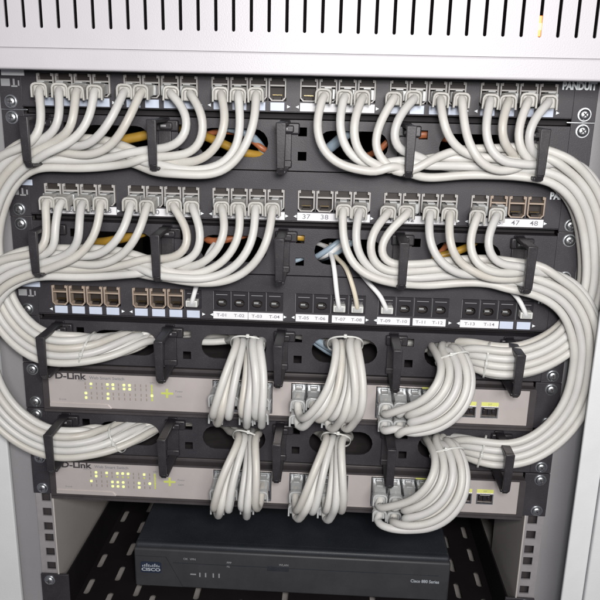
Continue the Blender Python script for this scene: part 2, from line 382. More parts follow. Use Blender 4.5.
def clamp_mesh():
    mb = MB(); mb.box(-7, 12, -7, -2.2, 8, 17, 'ring', 1.2); mb.box(-3, 7.5, -10, -6, 9.5, 15, 'ring', 1.0); mb.box(-6, 6, -6, -2.2, -19, -13, 'ring', 1.0); mb.box(-5.5, 5.5, -4.8, -2.2, -14, 9, 'ring', 0.6)
    mb.box(-1.8, 2.6, -10.3, -9.9, 11.6, 13.2, 'printg')
    return mb.mesh('ring_clamp')
RING, CLAMP = ring_mesh(), clamp_mesh()
OV = [-147, -48.8, 49.4, 148.5]
def manager(T, label):
    t = thing('cable_manager', (0, 0, T-U/2), label, 'cable manager', 'black one-unit cable managers')
    zc = T-U/2
    holes = [stadium(x, zc-0.2, 58, 23) for x in OV]
    for x in RX[1:4]:
        for s_ in (-1, 1): holes.append(rect(x+14.2-3.6, x+14.2+3.6, zc+s_*9.8-3.6, zc+s_*9.8+3.6))
    holes.append(rect(RX[0]+14, RX[0]+21, zc+6, zc+13))
    build('front_plate', MB().plate(rect(-222.5, 222.5, T-43.9, T-3.2), holes, XZ(-1.6), 1.6, 'panel'), t)
    for sx in (-1, 1): build('mounting_ear', MB().box(*sorted((sx*222.7, sx*241.3)), -1.6, 0.6, T-U+0.5, T-0.4, 'panel', 0.35), t)
    build('top_fold', MB().box(-222.5, 222.5, -1.4, 14, T-4.2, T-3.25, 'panel2'), t)
    for i, x in enumerate(RX):
        r = part('cable_ring', RING, t, (x, 0, zc)); part('ring_clamp', CLAMP, r, (x, 0, zc))
    screws(t, T, -1.6)
    if T > -50:
        for sx in (-1, 1): build('ear_edge', MB().box(*sorted((sx*219, sx*241)), -2.5, -1.9, T-0.5, T+0.5, 'zinc', 0.2), t)
    return t
manager(-U, 'topmost cable manager, under the first patch panel, crossed by drooping grey cables')
manager(-3*U, 'second cable manager from the top, below the ports numbered 25 to 48')
manager(-5*U, 'third cable manager from the top, directly above the upper network switch')
manager(-7*U, 'lowest cable manager, between the two champagne network switches')

# ------------------------------------------------------------------ switches
SWX = [-40.3, 30.4, 105.8]
def sw_port_mesh():
    mb = MB()
    mb.plate(rect(-6.5, 6.5, -7.2, 7.2), [[(-5.6, -5), (5.6, -5), (5.6, 3.2), (3.4, 3.2), (3.4, 6.2), (-3.4, 6.2), (-3.4, 3.2), (-5.6, 3.2)]], XZ(-1.0), 2.0, 'zinc')
    mb.box(-6.4, 6.4, 6, 7, -7, 7, 'cavity'); mb.box(-6.4, -5.7, 1, 6, -7, 7, 'cavity'); mb.box(5.7, 6.4, 1, 6, -7, 7, 'cavity')
    return mb.mesh('port')
SWP = sw_port_mesh()
def combo_mesh():
    mb = MB(); mb.plate(rect(-7.6, 7.6, -6.2, 4.4), [rect(-6.6, 6.6, -5.2, 3.4)], XZ(-0.8), 1.6, 'zinc')
    mb.box(-7.4, 7.4, 4, 5, -6, 4.2, 'cavity')
    for k in range(-1, 2): mb.box(k*4-1.3, k*4+1.3, 0.8, 3, -2.8 if k else -4, 0.6 if k else 3.3, 'clipblk', 0.3)
    mb.box(-4.5, 4.5, 0.2, 1.4, 2.2, 3.2, 'clip')
    return mb.mesh('combo_port')
COMBO = combo_mesh()
def switch(T, label, lit, mid, combos):
    F = -7.0
    t = thing('network_switch', (0, 0, T-U/2), label, 'network switch', 'champagne fronted network switches')
    build('chassis', MB().box(-218, 218, 1, 250, T-U+1.5, T-2, 'frame', 0.8), t)
    fr = rrect(-221.8, 218.5, T-43.6, T-4.6, 1.5); 
    build('front_frame', MB().plate(fr, [rect(-216.6, 213.0, T-39.8, T-6.4)], XZ(F-1.2), 8.5, 'frame'), t)
    build('lower_lip', MB().prism([(-221, T-43.9), (218, T-43.9), (218, T-41.6), (-221, T-41.6)], F-3.0, F-1.25, 'frame'), t)
    fb = build('face_plate', MB().plate(rect(-216.6, 213.0, T-39.8, T-6.4), [rect(SWX[g]-27, SWX[g]+27, T-38.4, T-8.0) for g in range(3)]+[rect(x-7.4, x+7.4, z-6.0, z+4.2) for x, z in combos], XZ(F), 4, 'face'), t)
    for sx in (-1, 1): build('mounting_ear', MB().box(*sorted((sx*218.8, sx*241.3)), -2, 0.6, T-U+0.5, T-0.4, 'panel', 0.4), t)
    build('raised_ledge', MB().prism([(-216.4, T-39.7), (-160, T-39.7), (-163, T-36.2), (-216.4, T-36.2)], F-1.1, F-0.05, 'face'), t)
    text('D-Link', -210.5, F-0.15, T-9.9, 8.3, 'inkd', t, 0.035, 'LEFT', 1.22)
    text('Web Smart Switch', -179, F-0.15, T-10.6, 3.9, 'ink', t, 0.012, 'LEFT', 1.08)
    text('D-Link', -208, F-0.15, T-32.5, 2.4, 'ink', t, 0.0, 'LEFT', 1.0)
    # led matrix
    xs = [-182.9+5.05*i for i in range(13)]; zr = [T-16.4, T-20.2, T-25.6, T-30.0]
    on = MB().box(-0.98, 0.98, -0.5, 0, -0.98, 0.98, 'led', 0.45).mesh('led'); off = MB().box(-0.5, 0.5, -0.12, 0, -1.3, 1.3, 'ledoff').mesh('led'); dim = MB().box(-0.8, 0.8, -0.4, 0, -0.8, 0.8, 'leddim', 0.3).mesh('led')
    for c in range(13):
        for r in range(4):
            st = lit.get((c, r), 0); zz = zr[r]-0.35*math.sin(c*0.0)
            part('led', (off, on, dim)[st], t, (xs[c]+random.uniform(-.1, .1), F, zz))
    mb = MB()
    mb.box(-122.9, -121.8, -0.3+F, F-0.02, T-31, T-15, 'leddim')
    build('led_column', mb, t)
    mb = MB(); x0, z0 = -108.6, T-22.8
    mb.box(x0-5.5, x0+5.5, F-0.3, F-0.02, z0-1.0, z0+1.0, 'leddim', 0.2); mb.box(x0-1.0, x0+1.0, F-0.34, F-0.03, z0-4.4, z0+4.4, 'leddim', 0.2)
    build('power_mark', mb, t)
    text('Power', -101, F-0.15, T-20.5, 2.6, 'ink', t); text('100M', -101, F-0.15, T-25.6, 2.6, 'ink', t)
    text('Link/Act', -190, F-0.15, T-13.6, 2.2, 'ink', t); text('CPU', -124, F-0.15, T-13.2, 2.2, 'ink', t)
    for g in range(3):
        for r in range(2):
            for j in range(4): part('port', SWP, t, (SWX[g]+(j-1.5)*13.3, F, T-15.8-r*14.6))
    build('yellow_tag', MB().box(SWX[2]+13.2, SWX[2]+27.5, F-0.5, F+1, T-8.4, T-4.9, 'yellow', 0.2), t)
    for x, z in combos:
        part('combo_port', COMBO, t, (x, F, z))
        build('yellow_tag', MB().box(x-7.6, x+7.6, F-0.4, F-0.02, z+5.0, z+8.6, 'yellow', 0.15), t)
    text('23T', combos[0][0], F-0.5, combos[0][1]+6.8, 2.2, 'ink', t, 0, 'CENTER')
    screws(t, T, -2.0)
    return t
L1 = {(1, 0): 1, (1, 1): 2, (0, 2): 1, (0, 3): 1, (4, 0): 1, (4, 1): 2, (5, 0): 1, (5, 1): 1, (4, 2): 1, (4, 3): 1, (7, 0): 1, (8, 0): 1, (7, 1): 1, (8, 1): 1, (12, 2): 1, (12, 3): 2, (12, 0): 2, (12, 1): 2}
L2 = {(1, 0): 1, (1, 1): 1, (0, 2): 1, (3, 0): 1, (3, 1): 2, (5, 0): 1, (6, 0): 1, (7, 0): 1, (5, 1): 2, (6, 1): 2, (7, 1): 2, (4, 2): 1, (5, 2): 1, (6, 2): 1, (4, 3): 1, (5, 3): 1, (6, 3): 1, (10, 0): 1, (10, 1): 2, (9, 2): 1, (9, 3): 1, (11, 2): 1, (12, 0): 2, (12, 1): 2, (12, 2): 2}
TS1, TS2 = -6*U, -8*U
switch(TS1, 'upper network switch with lit green lamps and two yellow-tagged ports at right', L1, 0, [(179.5, TS1-27.5), (160, TS1-27.5)])
switch(TS2, 'lower network switch, directly above the dark router, one yellow-tagged port in view', L2, 0, [(183.0, TS2-24.5), (163.5, TS2-24.5)])

# ------------------------------------------------------------------ shelf and router
sh = thing('vented_shelf', (0, 0, -533), 'black slotted shelf carrying the dark router at the bottom of the rack', 'shelf')
hs = []
for c, x in enumerate((-208, -182, -156, -137.5-0, -93-0, -46, -1, 44, 90, 130, 156, 181, 206)):
    for k in range(9):
        y0 = (7 if c % 2 == 0 else -14)+k*44.5
        if -120 > x or x > 120: pass
        a, b = y0+18, y0+44
        if a < 8: a = 8
        hs.append([(x+p, q) for p, q in [(u, v) for u, v in rrect(-3.1, 3.1, a, b, 2.9, 3)]])
build('tray', MB().plate(rect(-215, 215, 1, 430), hs, (lambda u, v, d: (u, v, -531-d)), 1.4, 'shelf'), sh)
for sx in (-1, 1):
    A = [(sx*215, 0, -490), (sx*215, 430, -500), (sx*215, 430, -532.5), (sx*215, 0, -532.5)]
    B = [(sx*216.5, y, z) for _, y, z in A]
    build('side_flange', MB().hexa(A, B, 'shelf'), sh)
    build('mounting_ear', MB().box(*sorted((sx*213.5, sx*241.3)), -2, 0.4, -533, -489.4, 'panel2', 0.4), sh)
build('front_lip', MB().box(-215, 215, -1.5, 1, -539, -529, 'shelf', 0.5), sh)
for sx in (-1, 1):
    o = part('screw', SCREW, sh, (sx*232.5, -2, -495.8))

ro = thing('router', (4, 37, -528), 'dark blue-grey router box with a navy badge, sitting on the slotted shelf', 'router')
mb = MB()
mb.box(-158, 166, 40, 285, -526.5, -477.5, 'router', 3.0, 3)
build('housing', mb, ro)
mb = MB(); mb.box(-158.5, 166.5, 36.5, 44, -526.8, -481.5, 'router2', 2.2, 3)
build('front_bezel', mb, ro)
build('bezel_lip', MB().hexa([(-157, 37.5, -484), (165, 37.5, -484), (165, 48, -477.2), (-157, 48, -477.2)], [(-157, 42, -486), (165, 42, -486), (165, 52, -480), (-157, 52, -480)], 'router', 0.5), ro)
build('raised_wedge', MB().prism([(-156.5, -524.5), (-108, -524.5), (-125, -490), (-156.5, -490)], 35.3, 36.6, 'router2'), ro)
for x in (-150, 156): build('foot', MB().box(x-6, x+6, 42, 56, -531, -526, 'ring', 1), ro)
bd = build('badge', MB().prism(rrect(-151.5, -130, -508.5, -496, 2), 34.4, 35.35, 'badge'), ro, (-140, 35, -502))
mb = MB()
for i, h in enumerate((1.2, 2.2, 3.4, 2.2, 1.2, 2.2, 3.4, 2.2, 1.2)): mb.box(-148.9+i*2.1-0.5, -148.9+i*2.1+0.5, 34.0, 34.4, -501.4, -501.0+h, 'silver')
tag(build('badge_bars', mb, bd), kind='stuff')
text('CISCO', -140.6, 34.1, -504.7, 5.0, 'silver', bd, 0.03, 'CENTER', 1.35)
text('Cisco 880 Series', 127, 36.2, -504, 5.0, 'silver', ro, 0.02, 'LEFT', 0.86)
for s_, x, z in (('OK  VPN', -107, -491.5), ('PPP', -62, -493.5), ('WLAN', -8, -493), ('FE', -62, -498)): text(s_, x, 36.2, z, 3.3, 'printg', ro, 0.01)
mb = MB()
for i, x in enumerate((-97, -90, -84, -76, -70)): mb.box(x-(3 if i == 0 else .7), x+(3 if i == 0 else .7), 36.1, 36.5, -510-(0 if i == 0 else 2), -508.6+(0 if i == 0 else 1.5), 'printg')
tag(build('indicator_marks', mb, ro), kind='stuff')
mb = MB(); mb.box(-20, 2, 36.0, 36.5, -500.5, -494.8, 'router', 0.2); mb.box(-118, 155, 36.1, 36.5, -496.9, -496.4, 'router'); tag(build('button_slot', mb, ro), kind='stuff')

# ------------------------------------------------------------------ cable routing
def catmull(P, step=4.0):
    P = np.asarray(P, float); P = np.vstack([2*P[0]-P[1], P, 2*P[-1]-P[-2]]); out = []
    for i in range(1, len(P)-2):
        p0, p1, p2, p3 = P[i-1:i+3]; t0 = 0; t1 = t0+np.linalg.norm(p1-p0)**.5+1e-6; t2 = t1+np.linalg.norm(p2-p1)**.5+1e-6; t3 = t2+np.linalg.norm(p3-p2)**.5+1e-6
        n = max(2, int(np.linalg.norm(p2-p1)/1.0))
        for t in np.linspace(t1, t2, n, endpoint=False):
            a1 = (t1-t)/(t1-t0)*p0+(t-t0)/(t1-t0)*p1; a2 = (t2-t)/(t2-t1)*p1+(t-t1)/(t2-t1)*p2; a3 = (t3-t)/(t3-t2)*p2+(t-t2)/(t3-t2)*p3
            b1 = (t2-t)/(t2-t0)*a1+(t-t0)/(t2-t0)*a2; b2 = (t3-t)/(t3-t1)*a2+(t-t1)/(t3-t1)*a3
            out.append((t2-t)/(t2-t1)*b1+(t-t1)/(t2-t1)*b2)
    out.append(P[-2]); out = np.array(out)
    s = np.concatenate([[0], np.cumsum(np.linalg.norm(np.diff(out, axis=0), axis=1))]); m_ = int(s[-1]/step)+1
    q = np.linspace(0, s[-1], m_); return np.stack([np.interp(q, s, out[:, k]) for k in range(3)], 1)
R = 3.42
# bundle centre lines: (px, py, depth)
BL1 = [(100, 153, -25), (62, 154, -25), (30, 152, -25), (5, 172, -22), (-12, 213, -17), (-15, 252, -14), (-6, 290, -15), (15, 325, -20), (43, 347, -25), (80, 348, -24)]
BL2 = [(100, 263, -26), (66, 264, -26), (36, 262, -26), (5, 272, -28), (-18, 298, -28), (-22, 340, -26), (-12, 388, -24), (16, 424, -24), (53, 443, -25), (85, 442, -24)]
BR1 = [(415, 164, -24), (460, 159, -22), (505, 160, -23), (542, 160, -25), (572, 176, -24), (591, 206, -18), (598, 248, -14), (598, 287, -12), (585, 322, -12), (562, 345, -18), (528, 361, -24), (505, 364, -25), (475, 358, -19)]
BR2 = [(415, 272, -24), (460, 268, -22), (503, 269, -23), (535, 279, -25), (566, 293, -25), (583, 320, -24), (586, 360, -22), (579, 400, -22), (557, 432, -24), (525, 453, -25), (500, 456, -25), (472, 450, -19)]
def bundle(st, slot, spread=1.0):
    Cn = np.array([at(*s) for s in st]); T = np.gradient(Cn, axis=0); out = []
    for i in range(len(Cn)):
        t = T[i].copy(); t[1] = 0; t /= np.linalg.norm(t); A = np.array([-t[2], 0, t[0]]); out.append(Cn[i]+A*slot[0]*spread+np.array([0, slot[1], 0]))
    return out
def slots_for(n, wdt=4):
    s = []
    rows = math.ceil(n/wdt)
    for i in range(n):
        r = i//wdt; a = (i % wdt)-(wdt-1)/2
        s.append((a*6.6+(1.6 if r % 2 else -1.6), (r-(rows-1)/2)*5.9))
    return s
PP = {}
def pc(T, g, j, pts, mids=None): return (T, g, j, pts)
# per cable: measured points between plug and bundle
P1L = [((0, 0), [(42, 115), (41, 138)]), ((0, 1), [(61, 115), (55, 137)]), ((0, 2), [(74, 115), (71, 136)]), ((0, 3), [(92, 115), (77, 139), (50, 146)]),
 ((1, 0), [(116, 111), (100, 137), (80, 150)]), ((1, 1), [(129, 119), (111, 148), (88, 157)]), ((1, 2), [(186, 108), (190, 133), (178, 147), (155, 151)]), ((1, 3), [(203, 111), (204, 142), (190, 158), (155, 158)]),
 ((2, 0), [(227, 120), (218, 148), (198, 164), (158, 161)]), ((2, 1), [(241, 124), (236, 155), (212, 171), (165, 166), (135, 160)]), ((2, 2), [(255, 124), (241, 155), (222, 174), (170, 170), (140, 162)])]
P1R = [((3, 1), [(315, 121), (320, 150), (338, 166), (370, 170), (400, 165)]), ((3, 2), [(338, 120), (344, 151), (360, 165), (385, 167), (405, 163)]), ((3, 3), [(353, 120), (354, 150), (370, 167), (400, 168)]),
 ((4, 0), [(375, 131), (373, 154), (386, 168), (412, 168)]), ((4, 1), [(398, 115), (390, 138), (394, 152), (415, 158)]), ((4, 2), [(442, 118), (449, 143), (470, 157), (500, 158)]), ((4, 3), [(464, 128), (473, 158), (490, 172), (515, 170)]),
 ((5, 0), [(484, 130), (489, 155), (507, 167), (530, 164)]), ((5, 1), [(501, 121), (501, 145), (516, 157)]), ((5, 2), [(517, 126), (517, 150), (530, 162)]), ((5, 3), [(531, 121), (525, 146), (535, 159)])]
P2L = [((0, 0), [(47, 232), (48, 250)]), ((0, 1), [(53, 228), (58, 252)]), ((0, 2), [(78, 221), (81, 244), (74, 256)]), ((0, 3), [(99, 228), (83, 253), (60, 262)]),
 ((1, 0), [(127, 225), (111, 249), (92, 258)]), ((1, 1), [(140, 232), (122, 257), (96, 267)]), ((1, 2), [(189, 229), (190, 250), (178, 259), (158, 260)]), ((1, 3), [(202, 230), (199, 256), (184, 269), (160, 268)]),
 ((2, 0), [(227, 231), (216, 254), (196, 268), (165, 266)]), ((2, 1), [(242, 231), (228, 259), (202, 275), (168, 272), (140, 264)]), ((2, 2), [(254, 240), (236, 268), (208, 280), (172, 275), (140, 268)]), ((2, 3), [(268, 242), (248, 272), (218, 284), (175, 278), (140, 270)])]
P2R = [((3, 2), [(342, 238), (351, 265), (372, 279), (400, 278)]), ((3, 3), [(354, 234), (360, 262), (378, 276), (405, 276)]), ((4, 0), [(370, 234), (369, 260), (382, 274), (408, 272)]), ((4, 1), [(380, 240), (377, 257), (390, 269), (412, 270)]),
 ((4, 2), [(427, 236), (436, 260), (458, 275), (490, 274)]), ((4, 3), [(448, 242), (460, 267), (482, 278), (512, 277)]), ((5, 0), [(467, 242), (475, 267), (495, 275), (518, 273)]), ((5, 1), [(485, 239), (488, 258), (503, 270), (522, 270)])]
ORD = ['first', 'second', 'third', 'fourth', 'fifth', 'sixth', 'seventh', 'eighth', 'ninth', 'tenth', 'eleventh', 'twelfth', 'thirteenth', 'fourteenth', 'fifteenth', 'sixteenth', 'seventeenth', 'eighteenth', 'nineteenth', 'twentieth', 'twenty-first', 'twenty-second', 'twenty-third', 'twenty-fourth']
cables = []                                            # dicts: pts, port a, port b, label
def drop_path(TM, TS, d, k, n):
    """from the oval in the manager (top TM) down into switch port; returns hole point list and switch port"""
    zc = TM-U/2; up_ = (TM == -5*U)
    dy = 0 if up_ else 88.5
    row = 0 if k < 4 else 1
    j = k % 4 if row == 0 else ((3-(k % 4)) if d == 2 else (2, 0, 3, 1)[k % 4])
    xp = SWX[d]+(j-1.5)*13.3; zp = TS-15.0-row*14.6; F = -7.0
    f = k/(max(1, n-1))
    yo = -6*(1-row)
    if d in (0, 1):
        # order strands across by port column so they do not cross
        ordr = (j+0.5*row)/3.5
        if d == 0:
            xs_bot = 213+ordr*47; xs_mid = 222+ordr*42; xs_top = 240+ordr*15
            if not up_: xs_mid -= 1; xs_top = 242+ordr*14
        else:
            xs_bot = 309+ordr*50; xs_mid = 331+ordr*31; xs_top = 338+ordr*14
            if not up_: xs_bot = 298+ordr*53; xs_mid = 311+ordr*37; xs_top = 329+ordr*13
        yb = (420+3*math.sin(k*2.1)) if up_ else (513+3*math.sin(k*1.7))
        ytop = 338 if up_ else 436
        b_ = at(xs_bot, yb, -54-5*row); b_[1] = -54-5*row
        lay = (-7, 0, 7)[k % 3]
        m_ = at(xs_mid, (yb+ytop)/2+4, -50+lay); t_ = at(xs_top, ytop, -25+lay*1.1)
        hx = OV[1+d]+(ordr-0.5)*20+( 9 if d == 0 else -2)
        port = [(xp, F-24, zp-2.5), (xp*.7+b_[0]*.3, -40, zp-13-(4 if row == 0 else 0)), (xp*.35+b_[0]*.65, -48, b_[2]-1.5)]
        return port[::-1], [(hx, 12, zc+2), (hx*.5+t_[0]*.5, -9, zc+7), t_, m_, b_], (xp, F, zp)
    s = f
    lerp = lambda a, b: a+(b-a)*s
    O = [(398, 429), (430, 433), (459, 417), (474, 389), (469, 361), (452, 346)]
    I = [(404, 410), (422, 403), (436, 390), (443, 374), (443, 362), (440, 352)]
    if not up_:
        O = [(392, 525), (426, 531), (456, 514), (469, 484), (464, 457), (450, 440)]
        I = [(400, 506), (418, 498), (431, 484), (437, 468), (436, 455), (434, 446)]
    dep = [-46, -54, -56, -50, -36, -20]
    q = [at(lerp(i[0], o[0]), lerp(i[1], o[1]), dd+(3.0 if k % 2 else -3.0)) for i, o, dd in zip(I, O, dep)]
    port = [(xp, F-24, zp-2.5), (xp-4, -40, zp-11), (xp*.4+q[0][0]*.6-3, -46, zp*.35+q[0][2]*.65)]
    hx = 128+(k % 4)*6
    return port[::-1], [(hx, 14, zc+3-(k//4)*7)]+q[::-1], (xp, F, zp)

def add_panel_cables(T, lst, BN, side, name, targets, TM, TS, hole_x):
    n = len(lst); sl = slots_for(n)
    order = list(range(n))
    cent = sl
    for i, ((g, j), pts) in enumerate(lst):
        x = port_x(g, j); z = T+JZ-2.4
        slot = cent[order[i]]
        st = bundle(BN, slot)
        lastx = pts[-1][0]
        if side < 0: use = [p for p, s in zip(st, BN) if not (s[1] < BN[2][1]+25 and s[0] >= lastx-14 and BN.index(s) < 3)]
        else: use = [p for p, s in zip(st, BN) if not (s[0] <= lastx+14 and BN.index(s) < 4)]
        dep = [-34-3*((i*7) % 3)]+[-38+(2 if i % 2 else -1)]*(len(pts)-1)
        if len(pts) > 2: dep[-1] = -33+slot[1]*0.6
        f0 = at(pts[0][0], pts[0][1], dep[0]); th = max(-.22, min(.22, 0.7*math.atan2(f0[0]-x, 45))); sh_ = math.tan(th)
        P = [np.array((x, -2.0, z)), np.array((x+12*sh_, -12, z)), np.array((x+25*sh_, -25, z-3.5))]
        P += [at(p[0], p[1], d) for p, d in zip(pts, dep)] + use
        # behind the manager
        d, k, nn = targets[i]
        pr, hl, port = drop_path(TM, TS, d, k, nn)
        zc = TM-U/2
        hx = -140-slot[0]*1.3 if side < 0 else hole_x+slot[0]*0.7
        hz = zc+(5.5-abs(slot[0])*0.1 if side < 0 else 2+slot[1]*0.4)
        if side < 0: P += [np.array((hx-17, -12+slot[1]*0.3, hz-3.5+slot[0]*0.25))]
        P += [np.array((hx, 6, hz)), np.array((hx*0.6+hl[0][0]*0.4, 45+slot[1], hz-3)), np.array((hx*0.25+hl[0][0]*0.75, 45+slot[1], zc))]
        P += [np.array(p, float) for p in hl]+[np.array(p, float) for p in pr]+[np.array((port[0], port[1]-10, port[2])), np.array((port[0], port[1]-2, port[2]))]
        idx = g*4+j
        cables.append(dict(th=th, P=catmull(P), a=(x, -2.0, z), b=port, T=T, label='light grey patch cable in the %s port from the left of the %s patch panel' % (ORD[idx], name)))
tg1L = [(0, k, 7) for k in range(7)]+[(1, k, 7) for k in range(4)]
tg1R = [(1, k, 7) for k in range(4, 7)]+[(2, k, 8) for k in range(8)]
add_panel_cables(0, P1L, BL1, -1, 'topmost', tg1L, -5*U, TS1, -136)
add_panel_cables(0, P1R, BR1, 1, 'topmost', tg1R, -5*U, TS1, 150)
tg2L = [(0, k, 6) for k in range(6)]+[(1, k, 6) for k in range(6)]
tg2R = [(2, k, 8) for k in range(8)]
add_panel_cables(-2*U, P2L, BL2, -1, 'middle', tg2L, -7*U, TS2, -136)
add_panel_cables(-2*U, P2R, BR2, 1, 'middle', tg2R, -7*U, TS2, 150)

# push cables apart so that they lie beside each other
def relax(cabs, iters=14):
    off = np.cumsum([0]+[len(c['P']) for c in cabs]); X = np.vstack([c['P'] for c in cabs]); cid = np.concatenate([[i]*len(c['P']) for i, c in enumerate(cabs)])
    X0 = X.copy(); free = np.ones(len(X), bool)
    for i in range(len(cabs)):
        free[off[i]:off[i]+8] = False; free[off[i+1]-8:off[i+1]] = False
    front = X0[:, 1] < -8; D = 2*R-0.35
    for it in range(iters):
        # neighbours by grid hashing
        key = np.floor(X/D).astype(int); dct = {}
        for i, k in enumerate(map(tuple, key)): dct.setdefault(k, []).append(i)
        I = []; Jn = []
        nb = [(a, b, c) for a in (-1, 0, 1) for b in (-1, 0, 1) for c in (-1, 0, 1) if (a, b, c) > (0, 0, 0)]
        for k, li in dct.items():
            for p in range(len(li)):
                for q in range(p+1, len(li)): I.append(li[p]); Jn.append(li[q])
            for n_ in nb:
                lj = dct.get((k[0]+n_[0], k[1]+n_[1], k[2]+n_[2]))
                if lj:
                    for p in li:
                        I.extend([p]*len(lj)); Jn.extend(lj)
        I = np.array(I); Jn = np.array(Jn); ok = cid[I] != cid[Jn]; I = I[ok]; Jn = Jn[ok]
        dv = X[I]-X[Jn]; ds = np.linalg.norm(dv, axis=1)+1e-6; ok = ds < D; I, Jn, dv, ds = I[ok], Jn[ok], dv[ok], ds[ok]
        push = dv/ds[:, None]*(D-ds)[:, None]*0.32; acc = np.zeros_like(X); cnt = np.zeros(len(X))
        np.add.at(acc, I, push); np.add.at(acc, Jn, -push); np.add.at(cnt, I, 1); np.add.at(cnt, Jn, 1)
        acc /= np.maximum(1, cnt*0.55)[:, None]
        X[free] += acc[free]
        X[free] += (X0-X)[free]*0.02
        for i in range(len(cabs)):                       # smoothing along the cable
            a, b = off[i], off[i+1]; s = X[a:b].copy(); s[1:-1] += 0.45*((s[:-2]+s[2:])/2-s[1:-1]); s2 = s.copy(); s2[1:-1] += 0.45*((s[:-2]+s[2:])/2-s[1:-1])
            f = free[a:b]; X[a:b][f] = s2[f]
        X[front & free, 1] = np.minimum(X[front & free, 1], -5.0)
    for i, c in enumerate(cabs): c['P'] = X[off[i]:off[i+1]]
relax(cables)

def boot_mesh(mt, L=21):
    mb = MB()
    A = [(-5.6, -9, -4.6), (5.6, -9, -4.6), (5.6, -9, 4.4), (-5.6, -9, 4.4)]
    B = [(-5.0, -L, -6.6), (5.0, -L, -6.6), (5.0, -L, 2.6), (-5.0, -L, 2.6)]
    mb.hexa(A, B, mt, 1.3)
    # raised rim open at the bottom, the way a snagless boot ends
    arch = [(-6.5, -7.4), (-6.5, 0.6), (-5.9, 2.4), (-4.6, 3.7), (-2.6, 4.3), (2.6, 4.3), (4.6, 3.7), (5.9, 2.4), (6.5, 0.6), (6.5, -7.4), (4.9, -7.4), (4.9, 0.2), (4.2, 1.6), (2.4, 2.5), (-2.4, 2.5), (-4.2, 1.6), (-4.9, 0.2), (-4.9, -7.4)]
    mb.plate(arch, [], XZ(-L-2.4), 5.0, mt)
    eb = [e for e in mb.bm.edges if len(e.link_faces) == 2 and e.calc_face_angle(0) > 0.6 and all(v.co.y < -L+3 and (abs(v.co.x) > 2 or v.co.z > 2.4) for v in e.verts) and abs(e.verts[0].co.y-e.verts[1].co.y) < 0.01]
    bmesh.ops.bevel(mb.bm, geom=eb, offset=0.55, segments=2, affect='EDGES', profile=0.5, clamp_overlap=True)
    for f in mb.bm.faces: f.smooth = False
    return mb.mesh('boot')
def plug_mesh():
    mb = MB(); mb.box(-5.7, 5.7, -10, 4, -4.4, 3.6, 'plug', 0.6); mb.box(-2.9, 2.9, -12, -1, 3.9, 5.0, 'plug', 0.3)
    return mb.mesh('plug')
BOOT, PLUG = boot_mesh('boot'), plug_mesh(); BOOT2 = boot_mesh('plug', 24)
for i, c in enumerate(cables):
    a = c['a']; t = thing('patch_cable', a, c['label'], 'patch cable', 'light grey patch cables')
    mb = MB(); mb.tube(c['P'], R, ('cable', 'cable3', 'cable', 'cable2', 'cable4')[(i*3+i//4) % 5], 10); build('cord', mb, t)
    for (x, y, z), bt in ((c['a'], BOOT), (c['b'], BOOT2)):
        p = part('plug', PLUG, t, (x, y, z)); q = part('boot', bt, p, (x, y, z))
        q.rotation_euler = (random.uniform(0.0, .10), random.uniform(-.05, .05), (c['th'] if bt is BOOT else 0)+random.uniform(-.03, .03))

# ------------------------------------------------------------------ phone cords into the lowest panel
def small_cord(g, j, pts, mt, label, y0=-2):
    T = -4*U; x = port_x(g, j); z = T+JZ-2
    t = thing('phone_cord', (x, -2, z), label, 'phone cord', 'thin cords in the lowest patch panel')
    P = [np.array((x, -2, z)), np.array((x, -9, z))]+[at(*p) for p in pts]
    build('cord', MB().tube(catmull(P, 3), 2.1, mt, 8), t)
    mb = MB(); mb.box(-5.2, 5.2, -8.5, 2, -3.0, 2.8, 'tie', 0.7); mb.box(-3.6, 3.6, -9.6, -8.3, -2, 1.8, 'plug', 0.4)
    part('plug', mb.mesh('plug'), t, (x, -2, z))
small_cord(1, 3, [(197, 284, -12), (202, 268, -12), (210, 250, 2), (222, 238, 20), (250, 235, 30)], 'cwht', 'thin white cord rising from the eighth port of the lowest patch panel')
small_cord(3, 2, [(337, 295, -13), (334, 268, -8), (331, 255, 4), (322, 245, 25), (300, 240, 40)], 'cwht', 'thin white cord above the label T-07 in the lowest patch panel')
small_cord(3, 3, [(355, 295, -13), (346, 268, -9), (337, 258, 4), (330, 248, 25), (312, 242, 40)], 'ctan', 'thin cream cord above the label T-08 in the lowest patch panel')
small_cord(4, 0, [(380, 296, -12), (368, 282, -10), (352, 262, -4), (344, 252, 14), (330, 244, 40)], 'cwht', 'thin white cord above the label T-09 in the lowest patch panel')
small_cord(5, 3, [(519, 300, -12), (511, 291, -11), (497, 280, -6), (485, 265, 8), (470, 255, 40)], 'cwht', 'thin white cord in the last port at the right of the lowest patch panel')

# ------------------------------------------------------------------ coloured cords behind the managers
def back_cord(pts, r, mt, name, label, cat='cord'):
    o = build(name, MB().tube(catmull([np.array(p, float) for p in pts], 4), r*0.75, mt, 10), None, pts[0]); tag(o, label, cat, 'cords seen through the manager holes')
m1, m2, m3, m4 = [-(k+.5)*U for k in (1, 3, 5, 7)]
back_cord([(-190, 40, m1-12), (-170, 18, m1-6), (-130, 14, m1+2), (-105, 18, m1+9), (-95, 60, m1+10)], 5.5, 'cyel', 'yellow_cord', 'thick yellow cord behind the topmost cable manager, left oval hole')
back_cord([(-90, 40, m1+4), (-78, 18, m1+4), (-60, 12, m1-2), (-42, 12, m1-9), (-10, 30, m1-14)], 5.0, 'cyel', 'yellow_cord', 'yellow cord sloping behind the oval hole under the ninth top port')
back_cord([(-95, 34, m1-8), (-70, 22, m1+6), (-45, 20, m1+6), (-25, 14, m1-6), (-10, 30, m1-14)], 3.4, 'cora', 'orange_cord', 'orange cord at the round end of the topmost manager oval hole')
